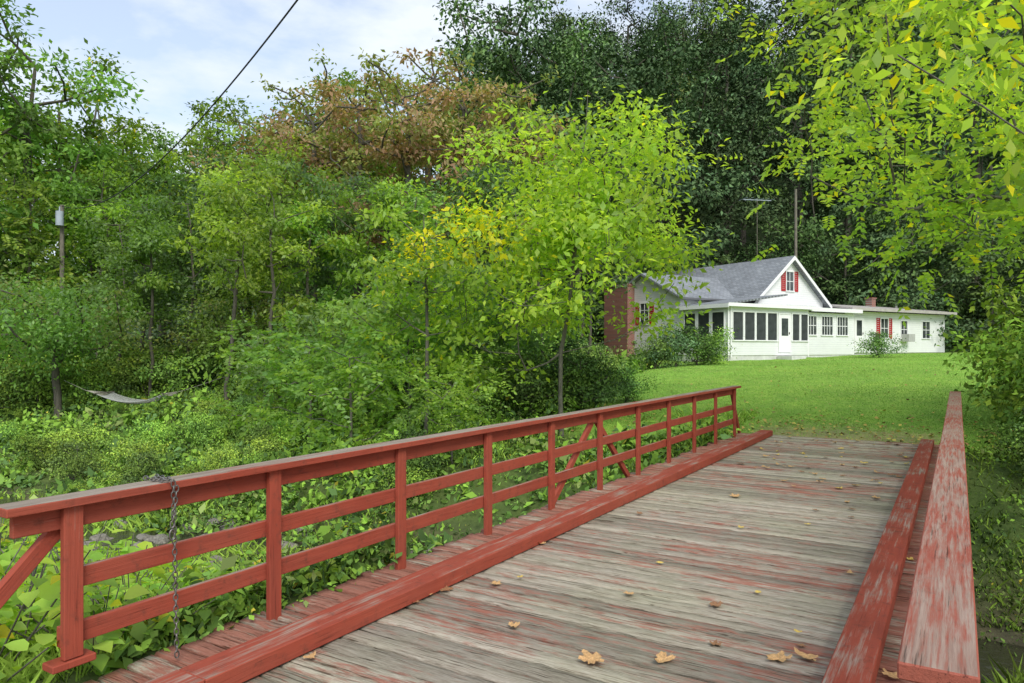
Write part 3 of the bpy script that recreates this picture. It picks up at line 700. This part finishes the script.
mcol=ramp(nt,noise(nt,1.3,3),[(.35,(.02,.025,.028)),(.7,(.11,.12,.12))]); nt.links.new(mcol,bs.inputs['Base Color']); M_GLASS=mg
M_SCREEN=plain('insect_screen',(.035,.04,.042),.55,3,.5)
def brick():
    m,nt,bs,_=newmat('red_brick'); tc=N(nt,'ShaderNodeTexCoord'); mp=N(nt,'ShaderNodeMapping'); mp.inputs['Rotation'].default_value=(math.radians(90),0,0); nt.links.new(tc.outputs['Object'],mp.inputs[0])
    br=N(nt,'ShaderNodeTexBrick'); br.inputs['Scale'].default_value=1; br.inputs['Brick Width'].default_value=.2; br.inputs['Row Height'].default_value=.075; br.inputs['Mortar Size'].default_value=.01
    br.inputs['Color1'].default_value=(.30,.10,.065,1); br.inputs['Color2'].default_value=(.22,.07,.05,1); br.inputs['Mortar'].default_value=(.3,.25,.22,1); nt.links.new(mp.outputs[0],br.inputs[0])
    nt.links.new(br.outputs[0],bs.inputs['Base Color']); bs.inputs['Roughness'].default_value=.9; return m
M_BRICK=brick(); M_FOUND=plain('painted_foundation',(.6,.6,.58),.9,3,.15); M_GUT=plain('grey_appliance',(.42,.42,.40),.5,6,.1)
HS=empty('house',(11.1,37,1.12),math.atan2(.52,.85),'white clapboard farmhouse with grey roof, screened porch and red shutters','house')
def hb(n,boxes,mat,parent=HS,bv=0): return obj(n,boxes_mesh(n,boxes,mat,bv),parent)
for b in [(.04,6.41,.04,3.3,-.6,.22),(6.5,11.2,.45,4,-.6,.22),(11.35,22.4,1.1,6,-.6,.3),(.1,4.1,3.45,9,-.6,.2)]: hb('foundation',[b],M_FOUND)
obj('wall',prism_mesh('wall',[(4.1,.2),(10.3,.2),(10.3,3.3),(7.2,5.8),(4.1,3.3)],1.8,12,M_SIDE),HS)
hb('wall',[(0,6.45,0,1.79,.2,2.75)],M_SIDE); hb('wall',[(0,4.09,1.795,3.4,.2,2.75)],M_SIDE)
hb('wall',[(6.455,11.3,.4,4.2,.2,2.62)],M_SIDE)
hb('wall',[(11.305,22.5,1.0,6.2,.3,2.85)],M_SIDE)
hb('wall',[(.0,4.095,3.405,9.2,.2,3.45)],M_SIDE)
def placed(o,loc,rz): o.location=loc; o.rotation_euler=(0,0,rz); return o
placed(obj('gable_wall',prism_mesh('gable_wall',[(3.405,3.451),(9.2,3.451),(6.3,4.85)],-.12,0,M_SIDE),HS),(0,0,0),rad(90))
def slab(name,a,b,y0,y1,th,mat):
    (xa,za),(xb,zb)=a,b
    return obj(name,prism_mesh(name,[(xa,za),(xb,zb),(xb,zb+th),(xa,za+th)],y0,y1,mat),HS)
r1=obj('roof',prism_mesh('roof',[(3.7,3.0),(7.2,5.82),(10.7,3.0),(10.7,3.13),(7.2,5.98),(3.7,3.13)],1.45,12.3,M_ROOF),HS)
obj('gable_trim',prism_mesh('gable_trim',[(3.72,2.93),(7.2,5.74),(10.68,2.93),(10.68,3.12),(7.2,5.96),(3.72,3.12)],1.41,1.448,M_TRIM),r1)
slab('roof',(-.3,2.80),(4.3,3.42),-.3,3.38,.09,M_ROOF)
placed(obj('roof',prism_mesh('roof',[(3.0,3.27),(6.3,4.87),(9.6,3.27),(9.6,3.38),(6.3,5.0),(3.0,3.38)],-6.0,.35,M_ROOF),HS),(0,0,0),rad(90))
hb('roof',[(4.31,6.75,-.3,1.78,2.83,2.92)],M_FLAT)
hb('porch_fascia',[(-.3,6.75,-.335,-.302,2.72,2.9)],M_TRIM); hb('porch_fascia',[(-.335,-.302,-.33,3.4,2.66,2.87)],M_TRIM)
hb('soffit',[(-.3,6.75,-.3,-.002,2.74,2.79)],M_TRIM)
hb('roof',[(6.76,11.6,.05,4.4,2.76,2.86)],M_FLAT); hb('eave_fascia',[(6.76,11.6,.015,.048,2.66,2.88)],M_TRIM); hb('soffit',[(6.76,11.58,.05,.398,2.70,2.75)],M_TRIM)
rw=placed(obj('roof',prism_mesh('roof',[(.4,2.92),(3.6,3.35),(6.8,2.9),(6.8,3.0),(3.6,3.46),(.4,3.02)],0.0,11.8,M_BROWN),HS),(22.9,0,0),rad(90))
hb('eave_fascia',[(11.1,22.92,.36,.395,2.86,3.03)],M_BROWN)
placed(obj('gable_wall',prism_mesh('gable_wall',[(1.0,2.855),(6.2,2.855),(3.6,3.34)],0,.1,M_SIDE),HS),(22.5,0,0),rad(90))
hb('chimney',[(17.6,18.05,3.2,3.65,3.2,3.95),(17.55,18.1,3.15,3.7,3.951,4.03)],M_BRICK)
hb('chimney',[(-.55,-.005,7.2,9.4,-.3,4.3),(-.6,.02,7.15,9.45,4.301,4.42)],M_BRICK)
hb('vent_pipe',[(20.2,20.3,3.0,3.1,3.2,3.7)],M_GUT)
def window(x,y,z,w,h,rot=0,nx=2,ny=2,sh=False,pane=M_GLASS,name='window',t=.06):
    B=[(-w/2-t,w/2+t,-.05,-.001,h,h+t*1.3),(-w/2-t-.02,w/2+t+.02,-.075,-.001,-t,0),(-w/2-t,-w/2,-.05,-.001,0,h),(w/2,w/2+t,-.05,-.001,0,h)]
    for i in range(1,nx): B.append((-w/2+w*i/nx-.016,-w/2+w*i/nx+.016,-.03,-.009,0,h))
    for j in range(1,ny): 
        for i in range(nx):
            B.append((-w/2+w*i/nx+.017,-w/2+w*(i+1)/nx-.017,-.034,-.009,h*j/ny-.018,h*j/ny+.018))
    f=obj(name,boxes_mesh(name,B,M_TRIM,0),HS,(x,y,z),(0,0,rot))
    obj('pane',boxes_mesh('pane',[(-w/2+.001,w/2-.001,-.008,-.002,.001,h-.001)],pane,0),f)
    if sh:
        for sg in (-1,1):
            cx=sg*(w/2+t+.2); sb=[(cx-.18,cx-.13,-.04,-.002,-.04,h+.04),(cx+.13,cx+.18,-.04,-.002,-.04,h+.04),(cx-.129,cx+.129,-.04,-.002,h-.02,h+.04),(cx-.129,cx+.129,-.04,-.002,-.04,.02)]
            k=9
            for q in range(k): sb.append((cx-.129,cx+.129,-.03,-.003,.03+(h-.06)*q/k,.03+(h-.06)*(q+.7)/k))
            obj('shutter',boxes_mesh('shutter',sb,M_SHUT),f)
    return f
L90=rad(-90)
for i in range(4): window(.72+.89*i,0,1.0,.76,1.45,0,1,1,pane=M_SCREEN,name='screen_panel')
for i in range(2): window(5.36+.72*i,0,1.0,.58,1.45,0,1,1,pane=M_SCREEN,name='screen_panel')
for v in (.65,1.65,2.65): window(0,v,1.0,.8,1.45,L90,1,1,pane=M_SCREEN,name='screen_panel')
def door(x,y,z,mat=M_TRIM):
    d=hb('door',[(x-.43,x+.43,y-.05,y-.002,z,z+2.05)],mat,bv=.004)
    hb('pane',[(x-.27,x+.27,y-.058,y-.051,z+.9,z+1.85)],M_GLASS,d)
    hb('handle',[(x+.33,x+.37,y-.085,y-.051,z+.98,z+1.1)],M_STEEL,d)
    hb('door_frame',[(x-.5,x-.435,y-.06,y-.001,z,z+2.06),(x+.435,x+.5,y-.06,y-.001,z,z+2.06),(x-.5,x+.5,y-.06,y-.001,z+2.065,z+2.14)],M_TRIM,d)
    return d
door(4.4,0,.35); hb('step',[(3.8,5.0,-.95,-.01,-.3,.16)],M_FOUND,bv=.01)
for xx in (7.2,8.7,10.15): window(xx,.4,1.35,1.0,1.05,0,4,2)
window(7.2,1.8,3.95,.62,1.1,0,2,2,True)
door(12.7,1.0,.45); obj('shutter',boxes_mesh('shutter',[(11.75,12.0,.96,.998,.6,2.4)],M_SHUT),HS)
window(15.4,1.0,1.25,.8,1.2,0,2,2,True); window(17.6,1.0,1.25,.7,1.1,0,2,2); window(20.2,1.0,1.25,.9,1.1,0,2,2)
hb('air_conditioner',[(17.25,17.95,.45,.94,1.0,1.5)],M_GUT,bv=.01)
window(0,6.3,2.0,.7,1.2,L90,2,3,True)
for b in [(-.02,.07,-.02,-.001,.2,2.74),(6.37,6.44,-.02,-.001,.2,2.74),(11.22,11.298,.38,.399,.2,2.62),(22.42,22.52,.98,.999,.3,2.84)]: hb('corner_trim',[b],M_TRIM)
for b in [(6.9,6.97,.33,.39,.1,2.7),(.12,.19,-.09,-.03,.1,2.7)]: hb('downspout',[b],M_TRIM)

# ------------------------------------------------------------------ pole, wire, antenna, hammock
M_POLE=barkmat('utility_pole_wood',(.24,.21,.17)); M_GREYM=plain('grey_transformer_paint',(.36,.41,.46),.4,4,.1)
def cyl(name,x,y,z0,z1,r0,r1,mat,parent,k=16):
    V,F=tubes([(x,y,z0)],[(x,y,z1)],[r0],[r1],k); V=list(map(tuple,V)); bm=bmesh.new(); vs=[bm.verts.new(v) for v in V]
    for f in F: bm.faces.new([vs[i] for i in f])
    bm.faces.new(vs[:k]); bm.faces.new(vs[k:][::-1]); bmesh.ops.recalc_face_normals(bm,faces=bm.faces[:])
    me=bpy.data.meshes.new(name); bm.to_mesh(me); bm.free(); me.materials.append(mat); return obj(name,me,parent)
PX,PY=-23.75,38.0; pz=hz(PX,PY)
UP=empty('utility_pole',(PX,PY,pz),0,'wooden utility pole with grey transformer standing among trees','utility pole')
cyl('shaft',0,0,-.3,9.25-pz,.13,.10,M_POLE,UP); cyl('transformer',.1,-.36,8.1-pz,8.85-pz,.19,.19,M_GREYM,UP); cyl('transformer_bushing',.1,-.36,8.85-pz,9.1-pz,.04,.03,M_GREYM,UP)
for z in (8.3,8.7): obj('transformer_bracket',boxes_mesh('transformer_bracket',[(-.02,.12,-.2,0,z-pz,z+.06-pz)],M_STEEL),UP)
M_WIRE=plain('black_cable',(.02,.02,.02),.6)
ys=np.linspace(-3,38,60); W=np.stack([-4.2-.8146*(ys-14),ys,8.4-.1237*(ys-14)+.00957*(ys-14)*(ys-21.6)],1)
V,F=tubes(W[:-1],W[1:],[.02]*59,[.02]*59,6); o=obj('overhead_wire',fastmesh('overhead_wire',V,F,M_WIRE,smooth=True)); o["label"]="black overhead cable sagging down to the utility pole"; o["category"]="cable"
ax,ay=16.0,47.0; az=hz(ax,ay)
AN=empty('television_antenna',(ax,ay,az),.2,'slim mast with pale horizontal aerial arms behind the house','antenna')
cyl('mast',0,0,-.2,10.2,.022,.018,M_POLE,AN,8)
obj('aerial_arm',boxes_mesh('aerial_arm',[(-1.0,1.0,-.02,.02,10.1,10.14)]+[(-1.0+i*.4,-.97+i*.4,-.55+.04*i,.55-.04*i,10.141,10.165) for i in range(6)],M_GREYM),AN)
p2=empty('utility_pole',(19.9,50.5,hz(19.9,50.5)),0,'bare wooden utility pole rising behind the house','utility pole'); cyl('shaft',0,0,-.3,11.5,.12,.09,M_POLE,p2)
M_NET=plain('pale_cotton_netting',(.36,.37,.35),.9,12,.25); M_ROPE=plain('rope',(.35,.33,.28),.9)
def hammock():
    hx,hy=-15.7,27.4; g=hz(hx,hy); E=empty('hammock',(hx,hy,g),rad(-4),'pale sagging net hammock slung between small trees','hammock')
    P0=[];P1=[]; n=19
    def pt(u,v): return np.array([u*2.6+.2,(v-.5)*1.15*(1-.15*abs(2*u-1)),.95-.75*(u*(1-u))*1.6+.10*(2*v-1)**2+.0])
    for i in range(n+1):
        for j in range(12):
            P0.append(pt(j/12,i/n));P1.append(pt((j+1)/12,i/n))
    for j in range(31):
        for i in range(n): P0.append(pt(j/30,i/n));P1.append(pt(j/30,(i+1)/n))
    V,F=tubes(P0,P1,[.011]*len(P0),[.011]*len(P0),4); obj('netting',fastmesh('netting',V,F,M_NET),E)
    for u in (0,1):
        c=pt(u,.5); obj('spreader_bar',boxes_mesh('spreader_bar',[(c[0]-.02,c[0]+.02,-.6,.6,c[2]+.1,c[2]+.14)],M_POLE,.005),E)
    a0=[];a1=[]
    for i in range(0,n+1,2): a0+=[pt(0,i/n),pt(1,i/n)]; a1+=[(-.55,0,1.15),(3.3,0,1.15)]
    a0+=[(-.55,0,1.15),(3.3,0,1.15)]; a1+=[(-1.85,.6,1.5),(3.4,5.2,1.8)]
    V,F=tubes(a0,a1,[.009]*len(a0),[.009]*len(a0),4); obj('rope',fastmesh('rope',V,F,M_ROPE),E)
hammock()

# ------------------------------------------------------------------ world, sun, camera
w=bpy.data.worlds.new("World"); SC.world=w; w.use_nodes=True; nt=w.node_tree; nt.nodes.clear()
sky=nt.nodes.new('ShaderNodeTexSky'); sky.sky_type='NISHITA'; sky.sun_disc=False; sky.sun_elevation=rad(42); sky.sun_rotation=rad(165); sky.air_density=1.0; sky.dust_density=1.0
tc=nt.nodes.new('ShaderNodeTexCoord'); mp=nt.nodes.new('ShaderNodeMapping'); mp.inputs['Scale'].default_value=(1,1,2.6); mp.inputs['Location'].default_value=(.3,.1,.2); nt.links.new(tc.outputs['Generated'],mp.inputs[0])
nz=nt.nodes.new('ShaderNodeTexNoise'); nz.inputs['Scale'].default_value=3.6; nz.inputs['Detail'].default_value=8; nz.inputs['Roughness'].default_value=.58; nt.links.new(mp.outputs[0],nz.inputs['Vector'])
f=ramp(nt,nz.outputs[0],[(.40,(.45,.45,.45)),(.60,(1,1,1))])
skb=mixc(nt,1,sky.outputs[0],(1.5,1.5,1.5),'MULTIPLY')
mc=mixc(nt,f,skb,(6.3,6.8,7.4)); bg=nt.nodes.new('ShaderNodeBackground'); bg.inputs[1].default_value=.15; nt.links.new(mc,bg.inputs[0])
wo=nt.nodes.new('ShaderNodeOutputWorld'); nt.links.new(bg.outputs[0],wo.inputs[0])
sd=bpy.data.lights.new('sun','SUN'); sd.energy=2.7; sd.angle=rad(24); sd.color=(1,.96,.88); so=bpy.data.objects.new('sun',sd); link(so)
d=Vector((math.sin(rad(165))*math.cos(rad(42)),math.cos(rad(165))*math.cos(rad(42)),math.sin(rad(42)))); so.rotation_euler=d.to_track_quat('Z','Y').to_euler(); so.location=(0,-10,30)
cd=bpy.data.cameras.new('camera'); cam=bpy.data.objects.new('camera',cd); link(cam); cam.location=(0,0,1.65); cam.rotation_euler=(rad(90),0,0)
cd.sensor_width=36; cd.lens=36*720/1024; cd.shift_y=.0073; cd.clip_end=3000; cd.clip_start=.05; SC.camera=cam
SC.view_settings.view_transform='Standard'; SC.view_settings.look='None'; SC.view_settings.exposure=0
print('trees on hill',cnt)
